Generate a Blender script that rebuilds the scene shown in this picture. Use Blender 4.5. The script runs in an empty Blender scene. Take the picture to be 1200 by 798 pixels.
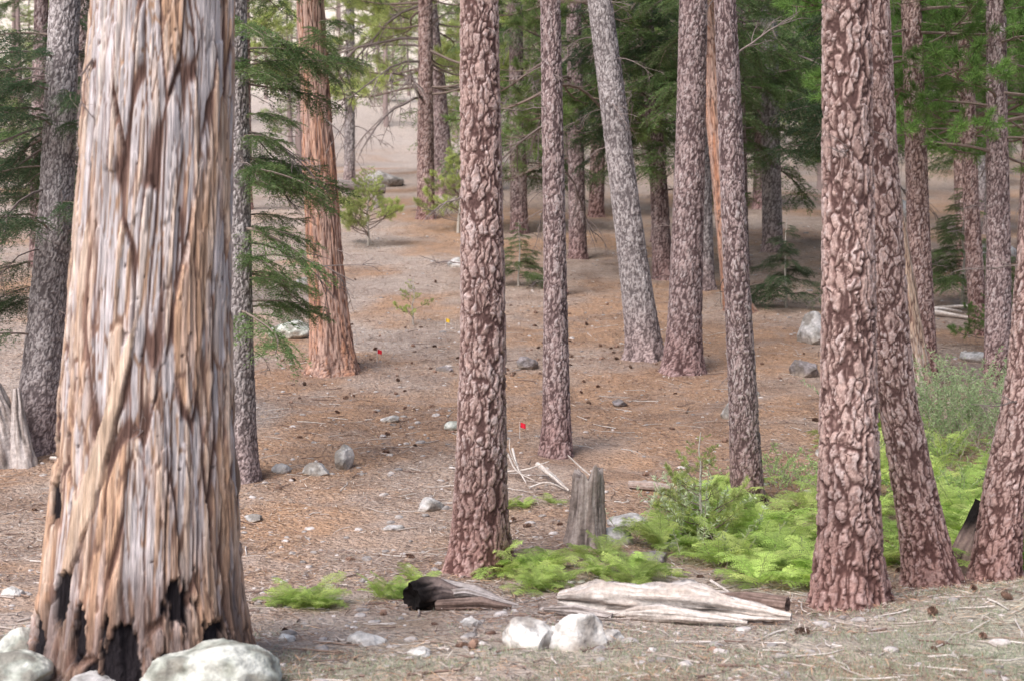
import bpy, math, random
import numpy as np
from mathutils import Vector, Matrix, Euler
random.seed(5)
R = np.random.default_rng(11)
SC = bpy.context.scene
COL = SC.collection

# ------------------------------------------------------------ noise
def _h(ix, iy, iz, s):
    a = (ix & 0xffffffff).astype(np.uint32); b = (iy & 0xffffffff).astype(np.uint32); c = (iz & 0xffffffff).astype(np.uint32)
    n = a*np.uint32(374761393) + b*np.uint32(668265263) + c*np.uint32(2246822519) + np.uint32((s*3266489917) & 0xffffffff)
    n ^= n >> np.uint32(15); n *= np.uint32(2246822519); n ^= n >> np.uint32(13); n *= np.uint32(3266489917); n ^= n >> np.uint32(16)
    return n.astype(np.float64)/4294967295.0

def vn(x, y, z, s=0):
    x, y, z = np.broadcast_arrays(np.asarray(x, float), np.asarray(y, float), np.asarray(z, float))
    sh = x.shape
    x = x.ravel(); y = y.ravel(); z = z.ravel()
    ix = np.floor(x).astype(np.int64); iy = np.floor(y).astype(np.int64); iz = np.floor(z).astype(np.int64)
    fx = x-ix; fy = y-iy; fz = z-iz
    fx = fx*fx*(3-2*fx); fy = fy*fy*(3-2*fy); fz = fz*fz*(3-2*fz)
    r = 0
    for dx in (0, 1):
        for dy in (0, 1):
            for dz in (0, 1):
                w = (fx if dx else 1-fx)*(fy if dy else 1-fy)*(fz if dz else 1-fz)
                r = r + w*_h(ix+dx, iy+dy, iz+dz, s)
    return r.reshape(sh)

def fbm(x, y, z, o=4, s=0):
    x = np.asarray(x, float); y = np.asarray(y, float); z = np.asarray(z, float)
    t = 0; a = .5; n = 0
    for k in range(o):
        t = t + a*vn(x, y, z, s+k*7); n += a
        x = x*2.03+3.1; y = y*2.03+1.7; z = z*2.03+9.2; a *= .5
    return t/n

def voro(x, y, z, s=0):
    ix = np.floor(x).astype(np.int64); iy = np.floor(y).astype(np.int64); iz = np.floor(z).astype(np.int64)
    f1 = np.full(x.shape, 9.); f2 = np.full(x.shape, 9.); c = np.zeros(x.shape)
    for dx in (-1, 0, 1):
        for dy in (-1, 0, 1):
            for dz in (-1, 0, 1):
                jx = ix+dx; jy = iy+dy; jz = iz+dz
                a = _h(jx, jy, jz, s+1)
                px = jx+a; py = jy+_h(jx, jy, jz, s+2); pz = jz+_h(jx, jy, jz, s+3)
                d = np.sqrt((px-x)**2+(py-y)**2+(pz-z)**2)
                m = d < f1
                f2 = np.where(m, f1, np.minimum(f2, d))
                c = np.where(m, (a*7.31) % 1.0, c)
                f1 = np.where(m, d, f1)
    return f1, f2, c

def ss(a, b, x):
    t = np.clip((x-a)/(b-a), 0, 1)
    return t*t*(3-2*t)

def mixc(a, b, t):
    t = np.asarray(t)[..., None]
    return np.asarray(a)*(1-t)+np.asarray(b)*t

# ------------------------------------------------------------ mesh helper
def mesh_np(name, V, Q, col=None, mats=(), mi=None, smooth=True):
    V = np.ascontiguousarray(V, dtype=np.float32).reshape(-1, 3); Q = np.ascontiguousarray(Q, dtype=np.int32).reshape(-1, 4)
    me = bpy.data.meshes.new(name)
    me.vertices.add(len(V)); me.vertices.foreach_set('co', V.ravel())
    n = len(Q)
    me.loops.add(n*4); me.loops.foreach_set('vertex_index', Q.ravel())
    me.polygons.add(n)
    me.polygons.foreach_set('loop_start', np.arange(0, n*4, 4, dtype=np.int32))
    try:
        me.polygons.foreach_set('loop_total', np.full(n, 4, dtype=np.int32))
    except Exception:
        pass
    for m in mats: me.materials.append(m)
    if mi is not None: me.polygons.foreach_set('material_index', np.ascontiguousarray(mi, dtype=np.int32))
    me.polygons.foreach_set('use_smooth', np.full(n, bool(smooth)))
    me.update(calc_edges=True)
    if col is not None:
        a = me.color_attributes.new('Col', 'FLOAT_COLOR', 'POINT')
        c = np.ones((len(V), 4), np.float32); c[:, :3] = np.asarray(col).reshape(-1, 3)
        a.data.foreach_set('color', c.ravel())
    return me

class Acc:
    def __init__(s): s.V = []; s.Q = []; s.C = []; s.M = []; s.n = 0
    def add(s, V, Q, c, m=0):
        V = np.asarray(V, float).reshape(-1, 3); Q = np.asarray(Q).reshape(-1, 4)
        s.V.append(V); s.Q.append(Q+s.n); s.n += len(V)
        c = np.asarray(c, float)
        if c.ndim == 1: c = np.tile(c, (len(V), 1))
        s.C.append(c); s.M.append(np.full(len(Q), m))
    def arr(s): return np.concatenate(s.V), np.concatenate(s.Q), np.concatenate(s.C), np.concatenate(s.M)
    def mesh(s, name, mats, smooth=False):
        V, Q, C, M = s.arr()
        return mesh_np(name, V, Q, C, mats, M, smooth)

def obj(name, me, parent=None, loc=(0, 0, 0), rot=(0, 0, 0), sc=(1, 1, 1)):
    o = bpy.data.objects.new(name, me); COL.objects.link(o)
    o.location = loc; o.rotation_euler = rot; o.scale = sc if hasattr(sc, '__len__') else (sc, sc, sc)
    if parent: o.parent = parent
    return o

def tube(P, Rr, sides=5, cap=True):
    P = np.asarray(P, float); n = len(P); Rr = np.broadcast_to(np.asarray(Rr, float), (n,))
    T = np.gradient(P, axis=0); T /= np.linalg.norm(T, axis=1, keepdims=True)+1e-9
    ref = np.array([0, 0, 1.]) if abs(T[:, 2]).mean() < .8 else np.array([0, 1., 0])
    A = np.cross(T, ref); A /= np.linalg.norm(A, axis=1, keepdims=True)+1e-9
    B = np.cross(T, A)
    th = np.arange(sides)/sides*2*np.pi
    V = P[:, None]+Rr[:, None, None]*(np.cos(th)[None, :, None]*A[:, None]+np.sin(th)[None, :, None]*B[:, None])
    i = np.arange(n-1)[:, None]*sides; j = np.arange(sides)[None]; k = (j+1) % sides
    Q = np.stack([i+j, i+k, i+sides+k, i+sides+j], -1).reshape(-1, 4)
    return V.reshape(-1, 3), Q

def blades(P, D, L, W, N):
    P = np.asarray(P); D = np.asarray(D); n = len(P)
    L = np.broadcast_to(L, (n,))[:, None]; W = np.broadcast_to(W, (n,))[:, None]
    M = P+D*L*.45
    V = np.stack([P, M+N*W, P+D*L, M-N*W], 1).reshape(-1, 3)
    return V, np.arange(n*4).reshape(-1, 4)

def unit(v):
    v = np.asarray(v, float); return v/(np.linalg.norm(v, axis=-1, keepdims=True)+1e-9)

# ------------------------------------------------------------ materials
def newmat(name):
    m = bpy.data.materials.new(name); m.use_nodes = True
    nt = m.node_tree; nt.nodes.clear()
    return m, nt, nt.nodes, nt.links

def vmat(name, rough=.9, nscale=60, namt=.5, bump=.3, bscale=90, dist=.004, stretch=(1, 1, 1), spec=.15, coord='Object', trans=0, objrand=0):
    m, nt, N, L = newmat(name)
    out = N.new('ShaderNodeOutputMaterial'); b = N.new('ShaderNodeBsdfPrincipled')
    b.inputs['Roughness'].default_value = rough; b.inputs['Specular IOR Level'].default_value = spec
    at = N.new('ShaderNodeAttribute'); at.attribute_name = 'Col'
    colr = at.outputs['Color']
    if namt or bump:
        tc = N.new('ShaderNodeTexCoord'); mp = N.new('ShaderNodeMapping'); mp.inputs['Scale'].default_value = stretch
        L.new(tc.outputs[coord], mp.inputs['Vector'])
    if namt:
        no = N.new('ShaderNodeTexNoise'); no.inputs['Scale'].default_value = nscale; no.inputs['Detail'].default_value = 4; no.inputs['Roughness'].default_value = .65
        L.new(mp.outputs[0], no.inputs['Vector'])
        mr = N.new('ShaderNodeMapRange'); mr.inputs[1].default_value = .25; mr.inputs[2].default_value = .75
        mr.inputs[3].default_value = 1-namt; mr.inputs[4].default_value = 1+namt
        L.new(no.outputs['Fac'], mr.inputs[0])
        vm = N.new('ShaderNodeVectorMath'); vm.operation = 'SCALE'
        L.new(colr, vm.inputs[0]); L.new(mr.outputs[0], vm.inputs['Scale']); colr = vm.outputs[0]
    if objrand:
        oi = N.new('ShaderNodeObjectInfo'); mr2 = N.new('ShaderNodeMapRange')
        mr2.inputs[3].default_value = 1-objrand; mr2.inputs[4].default_value = 1+objrand
        L.new(oi.outputs['Random'], mr2.inputs[0])
        vm2 = N.new('ShaderNodeVectorMath'); vm2.operation = 'SCALE'
        L.new(colr, vm2.inputs[0]); L.new(mr2.outputs[0], vm2.inputs['Scale']); colr = vm2.outputs[0]
    L.new(colr, b.inputs['Base Color'])
    if bump:
        n2 = N.new('ShaderNodeTexNoise'); n2.inputs['Scale'].default_value = bscale; n2.inputs['Detail'].default_value = 3
        L.new(mp.outputs[0], n2.inputs['Vector'])
        bp = N.new('ShaderNodeBump'); bp.inputs['Strength'].default_value = bump; bp.inputs['Distance'].default_value = dist*5
        L.new(n2.outputs['Fac'], bp.inputs['Height']); L.new(bp.outputs[0], b.inputs['Normal'])
    if trans:
        tr = N.new('ShaderNodeBsdfTranslucent'); L.new(colr, tr.inputs['Color'])
        mx = N.new('ShaderNodeMixShader'); mx.inputs[0].default_value = trans
        L.new(b.outputs[0], mx.inputs[1]); L.new(tr.outputs[0], mx.inputs[2]); L.new(mx.outputs[0], out.inputs['Surface'])
    else:
        L.new(b.outputs[0], out.inputs['Surface'])
    return m

M_PINE = vmat('pine_bark', nscale=60, namt=.36, bump=.5, bscale=80, dist=.002, stretch=(1, 1, .7))
M_CEDAR = vmat('cedar_bark', nscale=110, namt=.5, bump=.8, bscale=100, dist=.003, stretch=(1, 1, .045))
M_TWIG = vmat('twig_bark', nscale=30, namt=.3, bump=0)
M_NEEDLE = vmat('needles', rough=.6, namt=0, bump=0, trans=.4, objrand=.3, spec=.3)
M_FERN = vmat('fern_leaf', rough=.6, namt=0, bump=0, trans=.45, objrand=.25, spec=.3)
M_ROCK = vmat('granite', nscale=22, namt=.4, bump=.5, bscale=30, dist=.006)
M_WOOD = vmat('weathered_wood', nscale=30, namt=.35, bump=.5, bscale=40, dist=.004)
M_LITTER = vmat('needle_litter', namt=0, bump=0, rough=.8)
M_GROUND = vmat('forest_floor', nscale=9, namt=.36, bump=.9, bscale=22, dist=.016)
def enrich_ground(m):
    N = m.node_tree.nodes; L = m.node_tree.links
    b = next(n for n in N if n.type == 'BSDF_PRINCIPLED')
    src = b.inputs['Base Color'].links[0].from_socket
    tc = N.new('ShaderNodeTexCoord')
    cur = src
    for sc, lo, hi, colr, amt in ((30, .53, .68, (.13, .085, .068, 1), .75), (55, .60, .72, (.66, .59, .55, 1), .7), (2.2, .50, .68, (.37, .30, .27, 1), .5), (110, .55, .66, (.48, .32, .22, 1), .6)):
        no = N.new('ShaderNodeTexNoise'); no.inputs['Scale'].default_value = sc; no.inputs['Detail'].default_value = 3; no.inputs['Distortion'].default_value = .8
        mp = N.new('ShaderNodeMapping'); mp.inputs['Location'].default_value = (sc, sc*.3, 2)
        L.new(tc.outputs['Object'], mp.inputs[0]); L.new(mp.outputs[0], no.inputs['Vector'])
        mr = N.new('ShaderNodeMapRange'); mr.inputs[1].default_value = lo; mr.inputs[2].default_value = hi; mr.inputs[3].default_value = 0; mr.inputs[4].default_value = amt
        L.new(no.outputs['Fac'], mr.inputs[0])
        mx = N.new('ShaderNodeMix'); mx.data_type = 'RGBA'
        L.new(mr.outputs[0], mx.inputs[0]); L.new(cur, mx.inputs[6]); mx.inputs[7].default_value = colr
        cur = mx.outputs[2]
    L.new(cur, b.inputs['Base Color'])
enrich_ground(M_GROUND)

# ------------------------------------------------------------ terrain
_py = np.array([-60, -20, 0, 5, 7, 8, 9, 10, 11, 12, 13, 14, 15, 20, 25, 30, 40, 50, 70, 100, 140, 220, 420, 700, 900.])
_pz = np.array([0.5, .3, .2, .12, .05, 0, -.05, -.1, -.06, 0, .11, .22, .35, 1.1, 1.95, 2.85, 4.7, 6.7, 10.6, 17.5, 29, 58, 140, 240, 240])
_fy = np.arange(-60, 900, .25)
_fz = np.interp(_fy, _py, _pz)
_k = np.hanning(7); _k /= _k.sum()
_fz = np.convolve(np.pad(_fz, 3, mode='edge'), _k, 'valid')
def hgt(x, y):
    x = np.asarray(x, float); y = np.asarray(y, float)
    z = np.interp(y, _fy, _fz)
    z = z + .36*ss(2.0, 4.2, x)*np.exp(-((y-8.7)/1.25)**2)
    z = z - .10*ss(.6, 2.0, x)*(1-ss(4.2, 6, x))*np.exp(-((y-11.8)/1.2)**2)
    z = z + (fbm(x*.8, y*.8, 0, 3, 3)-.5)*.10
    z = z + (vn(x*3.1, y*3.1, 0, 9)-.5)*.035
    far = ss(35, 90, y)
    z = z + far*(fbm(x*.05, y*.05, 0, 3, 5)-.5)*4
    z = z + ss(180, 350, y)*(fbm(x*.012, y*.012, 0, 4, 6)-.5)*50
    return z
def hs(x, y): return float(hgt(np.array([x]), np.array([y]))[0])

def graded(a, lo, hi, n, c=0):
    u = np.linspace(math.asinh((lo-c)/a), math.asinh((hi-c)/a), n); return c+a*np.sinh(u)
gx = graded(3.5, -500, 500, 560); gy = graded(5, -60, 850, 620, 9)
GX, GY = np.meshgrid(gx, gy)
GZ = hgt(GX, GY)
n1 = fbm(GX*.5, GY*.5, 0, 4, 21); n2 = fbm(GX*1.7, GY*1.7, 0, 4, 31); n3 = fbm(GX*.18, GY*.12, 0, 3, 41)
orange = np.array([.43, .268, .175]); grey = np.array([.41, .335, .295]); pale = np.array([.55, .49, .46]); dark = np.array([.22, .145, .11]); moss = np.array([.38, .385, .30])
gc = mixc(orange, grey, ss(.40, .62, n1)*.8)
gc = mixc(gc, dark, ss(.50, .70, n2)*.6)
gc = mixc(gc, pale, ss(13, 8.5, GY)*.6*ss(.3, .55, n2))
gc = mixc(gc, pale, ss(13, 19, GY)*ss(-.5, -2.5, GX)*.4*ss(.3, .6, n1))
gc = mixc(gc, moss, ss(9.2, 7.2, GY+ .8*(n2-.5)*2)*.65*ss(.35, .6, n1))
gc = mixc(gc, moss, ss(2.0, 3.0, GX)*ss(10.2, 9, GY)*.6)
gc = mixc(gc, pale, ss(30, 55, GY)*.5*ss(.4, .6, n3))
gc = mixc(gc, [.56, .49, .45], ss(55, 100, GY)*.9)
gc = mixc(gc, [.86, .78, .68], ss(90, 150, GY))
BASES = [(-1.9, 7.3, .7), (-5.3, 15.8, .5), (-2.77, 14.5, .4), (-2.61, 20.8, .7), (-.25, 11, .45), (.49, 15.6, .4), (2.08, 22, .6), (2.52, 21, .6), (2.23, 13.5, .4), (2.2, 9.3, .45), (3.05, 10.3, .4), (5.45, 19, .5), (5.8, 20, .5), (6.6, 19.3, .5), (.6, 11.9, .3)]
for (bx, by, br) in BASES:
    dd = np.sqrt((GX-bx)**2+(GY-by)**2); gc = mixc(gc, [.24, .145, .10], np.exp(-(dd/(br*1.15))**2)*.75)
ny, nx = GX.shape
ii = (np.arange(ny-1)[:, None]*nx+np.arange(nx-1)[None])
GQ = np.stack([ii, ii+1, ii+nx+1, ii+nx], -1).reshape(-1, 4)
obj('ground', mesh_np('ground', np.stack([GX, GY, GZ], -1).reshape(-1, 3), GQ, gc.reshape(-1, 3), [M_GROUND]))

# ------------------------------------------------------------ trunks
def smooth_path(h, v):
    f = np.arange(h[0]-1, h[-1]+1, .05)
    g = np.interp(f, h, v); k = np.hanning(15); k /= k.sum()
    g = np.convolve(np.pad(g, 7, mode='edge'), k, 'valid')
    return f, g

PAL = {
 'red':  ([.11, .064, .060], [.28, .185, .17], [.49, .355, .325], [.57, .465, .455]),
 'brown': ([.10, .068, .070], [.25, .18, .18], [.42, .325, .32], [.50, .435, .44]),
 'grey': ([.14, .12, .125], [.30, .265, .27], [.46, .42, .425], [.56, .525, .535]),
}
def trunk_mesh(name, pts, kind, pal, res, hi_h, H, seed, scars=None, plate=1.0, fl=.3):
    p = np.array(pts, float)
    h = p[:, 0]
    if h[-1] < H:
        dh = H-h[-1]
        last = p[-1].copy(); sl = (p[-1, 1:3]-p[-2, 1:3])/(p[-1, 0]-p[-2, 0])
        mid = [h[-1]+dh*.5, *(last[1:3]+sl*dh*.35), last[3]*.6]
        end = [H, *(last[1:3]+sl*dh*.5), .02]
        p = np.vstack([p, mid, end])
    p = np.vstack([[-.35, p[0, 1], p[0, 2], p[0, 3]*1.05], p])
    h = p[:, 0]
    rows = np.concatenate([np.arange(-.3, hi_h, res*1.2), np.arange(hi_h, H+.01, .22)])
    fx = [smooth_path(h, p[:, i]) for i in (1, 2, 3)]
    cx = np.interp(rows, *fx[0]); cy = np.interp(rows, *fx[1]); rr = np.interp(rows, *fx[2]); rr = np.maximum(rr, .012)
    na = max(14, int(2*np.pi*np.interp(1.0, h, p[:, 3])/res))
    th = np.linspace(0, 2*np.pi, na, endpoint=False)
    HH, TH = np.meshgrid(rows, th, indexing='ij'); RR = rr[:, None]*np.ones_like(TH)
    sx = seed*3.7
    RR = RR*(1+.06*(vn(np.cos(TH)*1.3+sx, np.sin(TH)*1.3, HH*.5, seed)-.5)*2)
    lob = vn(np.cos(TH)*2.2+sx, np.sin(TH)*2.2, 0.3, seed+5)
    RR = RR*(1+fl*np.exp(-np.maximum(HH, -.1)/.18)*(lob*1.3))
    X = RR*np.cos(TH)+sx; Y = RR*np.sin(TH); Z = HH
    dr, md, lt, gr = [np.array(c) for c in PAL[pal]] if kind == 'pine' else (None,)*4
    if kind == 'pine':
        wx = X+.055*(vn(X/.06, Y/.06, Z/.09, seed+2)-.5)+.03*(vn(X/.022, Y/.022, Z/.03, seed+12)-.5); wz = Z+.16*(vn(X/.06, Y/.06, Z/.10, seed+3)-.5)+.04*(vn(X/.02, Y/.02, Z/.02, seed+13)-.5)
        wy = Y+.055*(vn(X/.06, Y/.06, Z/.09, seed+4)-.5)
        s = .058*plate
        f1, f2, cA = voro(wx/s, wy/s, wz/(s*4.2), seed)
        wv = .08*vn(X/.09, Y/.09, Z/.2, seed+61)
        e1 = ss(.0+wv, .20+wv, f2-f1)
        s = .044*plate
        f1, f2, c = voro(wx/s, wy/s, wz/(s*1.5), seed+20)
        st = .35+.65*ss(.3, .65, vn(X/.045, Y/.045, Z/.06, seed+63))
        e3 = 1-(1-ss(.0, .17, f2-f1))*st
        e = np.minimum(e1, e3*.9+.1)
        g1, g2, c2 = voro(wx/(s*.45), wy/(s*.45), wz/(s*.4), seed+50)
        e2 = ss(0, .2, g2-g1)
        fine = fbm(X/.02, Y/.02, Z/.03, 3, seed+8)
        d = plate*(.012*e1+.006*e3+.005*c*e+.002*e2*e+.006*(fine-.5))-.012*plate
        cc = mixc(dr, md, ss(0, .5, e))
        top = mixc(lt, gr, ss(.35, .85, c*.5+.2*cA+.4*fine)); top = mixc(top, md, .7*ss(.5, .95, c2)); top = top*(.78+.44*vn(X/.012, Y/.012, Z/.016, seed+81))[..., None]
        cc = mixc(cc, top, ss(.3, .9, e)*(.65+.35*e2))
        broad = fbm(X/.4, Y/.4, Z/.6, 3, seed+70)
        cc = cc*(.70+.58*broad)[..., None]
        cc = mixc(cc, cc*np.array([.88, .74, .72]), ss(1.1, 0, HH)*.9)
    else:
        wx = X+.07*(vn(X/.4, Y/.4, Z/.9, seed+2)-.5)+.010*(vn(X/.04, Y/.04, Z/.22, seed+21)-.5); wy = Y+.07*(vn(X/.4+9, Y/.4, Z/.9, seed+3)-.5)
        s = .095*plate
        f1, f2, c = voro(wx/s, wy/s, Z/(s*14)+.35*vn(X/.07, Y/.07, Z/.4, seed+9), seed)
        ww = .05*vn(X/.08, Y/.08, Z/.3, seed+62)
        gap = .30+.70*ss(.2, .5, vn(X/.08, Y/.08, Z/.5, seed+66))
        e = 1-(1-ss(ww*.5, .08+ww, f2-f1))*gap
        s2 = .030*plate
        g1, g2, c2 = voro(wx/s2, wy/s2, Z/(s2*26)+.5*vn(X/.04, Y/.04, Z/.25, seed+19), seed+50)
        gap2 = ss(.3, .6, vn(X/.06, Y/.06, Z/.3, seed+67))
        e2 = ss(0, .18, g2-g1)
        fib = fbm(wx/.017, wy/.017, Z/.40, 3, seed+8)
        fib2 = vn(wx/.012, wy/.012, Z/.26, seed+18)
        flk = ss(.56, .60, vn(wx/.04, wy/.04, Z/.34, seed+44))
        d = plate*(.019*e+.024*(c-.5)*e+.006*e2+.012*(c2-.5)*e2+.012*(fib-.5)+.009*flk+.005*(fib2-.5))-.015
        broad = fbm(X/.16, Y/.16, Z/1.0, 3, seed+70)
        gry = np.array([.52, .48, .50]); orn = np.array([.54, .35, .245]); crm = np.array([.68, .59, .53]); dk = np.array([.13, .078, .066])
        if pal == 'orange': gry = np.array([.48, .33, .28]); orn = np.array([.52, .26, .165]); crm = np.array([.56, .39, .32])
        if pal == 'tan': gry = np.array([.48, .40, .37]); orn = np.array([.48, .34, .26]); crm = np.array([.54, .46, .39])
        tp = mixc(gry, orn, ss(.46, .63, broad*.6+.2*c+.25*c2)); tp = mixc(tp, crm, ss(.5, .9, c2*.6+fib2*.5)*.6)
        cc = mixc(orn*.62, tp, ss(.0, .55, e2*.65+.35*flk+.05))
        cc = mixc(cc, dk*1.4, (1-ss(.0, .5, e2))*gap2*.7)
        cc = mixc(dk*1.6, cc, ss(.1, .95, e))
        cc = mixc(dk, cc, ss(.0, .45, e))
        cc = cc*(.40+.80*fib+.36*fib2)[..., None]
        kn = vn(X/.03, Y/.03, Z/.055, seed+90); kk = ss(.90, .95, kn)
        cc = mixc(cc, dk*.6, kk*.8); d = d-.010*kk
        if scars:
            a = (TH-np.radians(270)+np.pi) % (2*np.pi)-np.pi
            hc = np.clip((HH-.45)/1.3, 0, 1); ac = np.radians(-38)+hc*np.radians(42)
            wd = (np.radians(7.5)*(.35+.8*vn(HH*2.2, 0, 0, 4))+np.radians(2.0)*(vn(HH*14, 0, 0, 8)-.5))*ss(1.95, 1.35, HH)
            m = ss(1.15, .9, np.abs(a-ac)/np.maximum(wd, .003))*ss(.4, .46, HH+.2*(vn(TH*40, 0, 0, 6)-.5))*ss(1.9, 1.6, HH)
            d = d*(1-m)+m*(.022+.012*(fib-.3)); cc = mixc(cc, crm*np.array([1., .88, .76])*(.40+.95*fib)[..., None], m*.8)
            sh = np.exp(-((a-ac-wd*1.15)/np.radians(.9))**2)*ss(.4, .5, HH)*(1-ss(1.3, 1.6, HH))
            d = d-.008*sh; cc = mixc(cc, dk, sh*.6)
            ng = fbm(X/.06, Y/.06, Z/.20, 5, seed+33); ng2 = fbm(X/.02, Y/.02, Z/.12, 3, seed+35)
            cm = np.zeros_like(a)
            for (ad, hh, wa, wh) in scars:
                q = ((a-np.radians(ad))/np.radians(wa))**2+((HH-hh)/wh)**2
                cm = np.maximum(cm, ss(1.3, .8, q*.85+(ng-.5)*4.6+(ng2-.5)*2.6))
            soot = ss(.50, .72, fbm(X/.10, Y/.10, Z/.35, 4, seed+37)+.24*ss(.8, .0, HH))*ss(.9, .3, HH)
            base_o = ss(.85, .1, HH+.6*(ng-.5))
            cc = mixc(cc, np.array([.46, .27, .19])*(.4+1.1*fib)[..., None], base_o*.5)
            cc = mixc(cc, [.06, .042, .042], soot*.6)
            cc = mixc(cc, [.016, .013, .016], cm); d = d-.030*cm-.006*soot
        cc = np.clip(cc, 0, .8)
    RR = RR+d*np.clip(RR/.12, .1, 1)
    V = np.stack([cx[:, None]+RR*np.cos(TH), cy[:, None]+RR*np.sin(TH), HH], -1)
    i = np.arange(len(rows)-1)[:, None]*na; j = np.arange(na)[None]; k = (j+1) % na
    Q = np.stack([i+j, i+k, i+na+k, i+na+j], -1).reshape(-1, 4)
    me = mesh_np(name, V.reshape(-1, 3), Q, cc.reshape(-1, 3), [M_PINE if kind == 'pine' else M_CEDAR])
    return me, (rows, cx, cy, rr)

# ------------------------------------------------------------ branches
def fir_branch(L, seed, lite=False, g0=(.10, .17, .07), g1=(.20, .29, .11)):
    r = np.random.default_rng(seed); A = Acc()
    t = np.linspace(0, 1, 9)
    wig = r.normal(0, .05, 3)
    def axis(t):
        t = np.asarray(t, float)
        return np.stack([L*t*(1-.08*t), L*(wig[0]*np.sin(3*t)+wig[1]*np.sin(7*t)*.5), L*(.06*t-.38*t**2+.12*t**3)], -1)
    V, Q = tube(axis(t), np.linspace(.012, .003, 9)*L, 4 if lite else 5); A.add(V, Q, [.24, .19, .17], 0)
    nT = int((7 if lite else 12)*L/.9)+3
    for tt in np.linspace(.1, 1, nT):
        for sd in (-1, 1):
            if r.random() < .3: continue
            tw = L*(.40*(1-tt)**.7*(.35+.65*min(1, tt*3))+.07)*r.uniform(.5, 1.3)
            o = axis(tt+r.normal(0, .01)); d = unit(np.array([.62, sd*.8, r.normal(-.15, .3)]))
            if tt > .97: d = unit(np.array([1, sd*.15, -.3]))
            n = max(3, int(tw/(.055 if lite else .022)))
            s = np.linspace(.05, 1, n)
            P = o+d*(s[:, None]*tw); P[:, 2] -= .45*tw*s**2
            g = mixc(g0, g1, np.array([r.random()]))[0]
            if not lite:
                V, Q = tube(P[::max(1, n//3)], .0025, 3); A.add(V, Q, [.2, .16, .12], 0)
            side = unit(np.cross(d, [0, 0, 1.]))
            for s2 in (-1, 1):
                D = unit(d*.75+side*s2*.65+r.normal(0, .3, (n, 3)))
                l = (.11 if lite else .045)*r.uniform(.6, 1.3, n)
                V, Q = blades(P, D, l, .018 if lite else .006, unit(np.cross(D, r.normal(0, .7, (n, 3))+[0, 0, 1])))
                A.add(V, Q, np.repeat(g*r.uniform(.65, 1.4, (n, 1)), 4, 0), 1)
            if not lite and tw > .13:
                for q in np.linspace(.2, .85, max(2, int(tw/.075))):
                    for s2 in (-1, 1):
                        sl = tw*.38*(1-q*.6)*r.uniform(.5, 1.3); o2 = o+d*(q*tw); o2 = o2.copy(); o2[2] -= .45*tw*q*q
                        d2 = unit(d*.8+side*s2*.7+r.normal(0, .2, 3)); m = max(3, int(sl/.022)); s3 = np.linspace(.1, 1, m)
                        P2 = o2+d2*(s3[:, None]*sl); P2[:, 2] -= .5*sl*s3**2
                        sd2 = unit(np.cross(d2, [0, 0, 1.]))
                        for s4 in (-1, 1):
                            D = unit(d2*.8+sd2*s4*.6+r.normal(0, .3, (m, 3)))
                            V, Q = blades(P2, D, .04*r.uniform(.6, 1.3, m), .0055, unit(np.cross(D, r.normal(0, .7, (m, 3))+[0, 0, 1])))
                            A.add(V, Q, np.repeat(g*r.uniform(.65, 1.4, (m, 1)), 4, 0), 1)
    return A

def tuft(A, o, d, r, n, ln, w, g):
    D = unit(d*.75+r.normal(0, .55, (n, 3))); P = o+d*r.uniform(-.10, .02, (n, 1))
    V, Q = blades(P, D, ln*r.uniform(.7, 1.15, n), w, unit(np.cross(D, r.normal(0, 1, (n, 3)))))
    A.add(V, Q, np.repeat(g*r.uniform(.65, 1.35, (n, 1)), 4, 0), 1)

def pine_branch(L, seed, lite=False, g0=(.13, .20, .07), g1=(.23, .31, .10)):
    r = np.random.default_rng(seed); A = Acc()
    c = r.normal(0, .08, 3); dr = r.uniform(-.35, .05)
    def axis(t):
        t = np.asarray(t, float)
        return np.stack([L*t, L*(c[0]*np.sin(3*t)+c[1]*np.sin(8*t)*.3), L*(dr*t**1.3+.22*t**3+c[2]*.4*np.sin(6*t))], -1)
    V, Q = tube(axis(np.linspace(0, 1, 10)), np.linspace(.015, .004, 10)*L, 5); A.add(V, Q, [.22, .17, .15], 0)
    nS = int((5 if lite else 9)*max(1, L/1.5))
    nn = 16 if lite else 36; ln = .22 if lite else .13; w = .010 if lite else .004
    for k in range(nS):
        tt = .3+.7*(k+r.random()*.6)/nS; sd = -1 if k % 2 else 1
        o = axis(min(tt, 1)); sl = L*.34*(1.15-tt)*r.uniform(.6, 1.3)+.08
        d = unit(np.array([.7, sd*r.uniform(.4, 1), r.normal(.12, .25)]))
        P = np.array([o+d*sl*s+np.array([0, 0, .18*sl*s*s]) for s in (0, .33, .66, 1)])
        V, Q = tube(P, [.006*L, .004*L, .003*L, .003], 4); A.add(V, Q, [.22, .17, .14], 0)
        g = mixc(g0, g1, np.array([r.random()]))[0]
        tuft(A, P[3], unit(P[3]-P[2]), r, nn, ln, w, g)
        tuft(A, P[3]-(P[3]-P[2])*.5, unit(P[3]-P[2]), r, nn//2, ln, w, g)
        for q in range(1 if lite else 3):
            s = r.uniform(.35, .9); o2 = o+d*sl*s+np.array([0, 0, .18*sl*s*s])
            d2 = unit(d+r.normal(0, .6, 3)+[0, 0, .25]); l2 = sl*.35*r.uniform(.6, 1.3)
            V, Q = tube(np.array([o2, o2+d2*l2*.5, o2+d2*l2]), [.004, .0035, .003], 3); A.add(V, Q, [.22, .17, .14], 0)
            tuft(A, o2+d2*l2, d2, r, nn, ln, w, mixc(g0, g1, np.array([r.random()]))[0])
    tuft(A, axis(1.), unit(axis(1.)-axis(.9)), r, nn, ln, w, np.array(g1))
    return A

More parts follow.
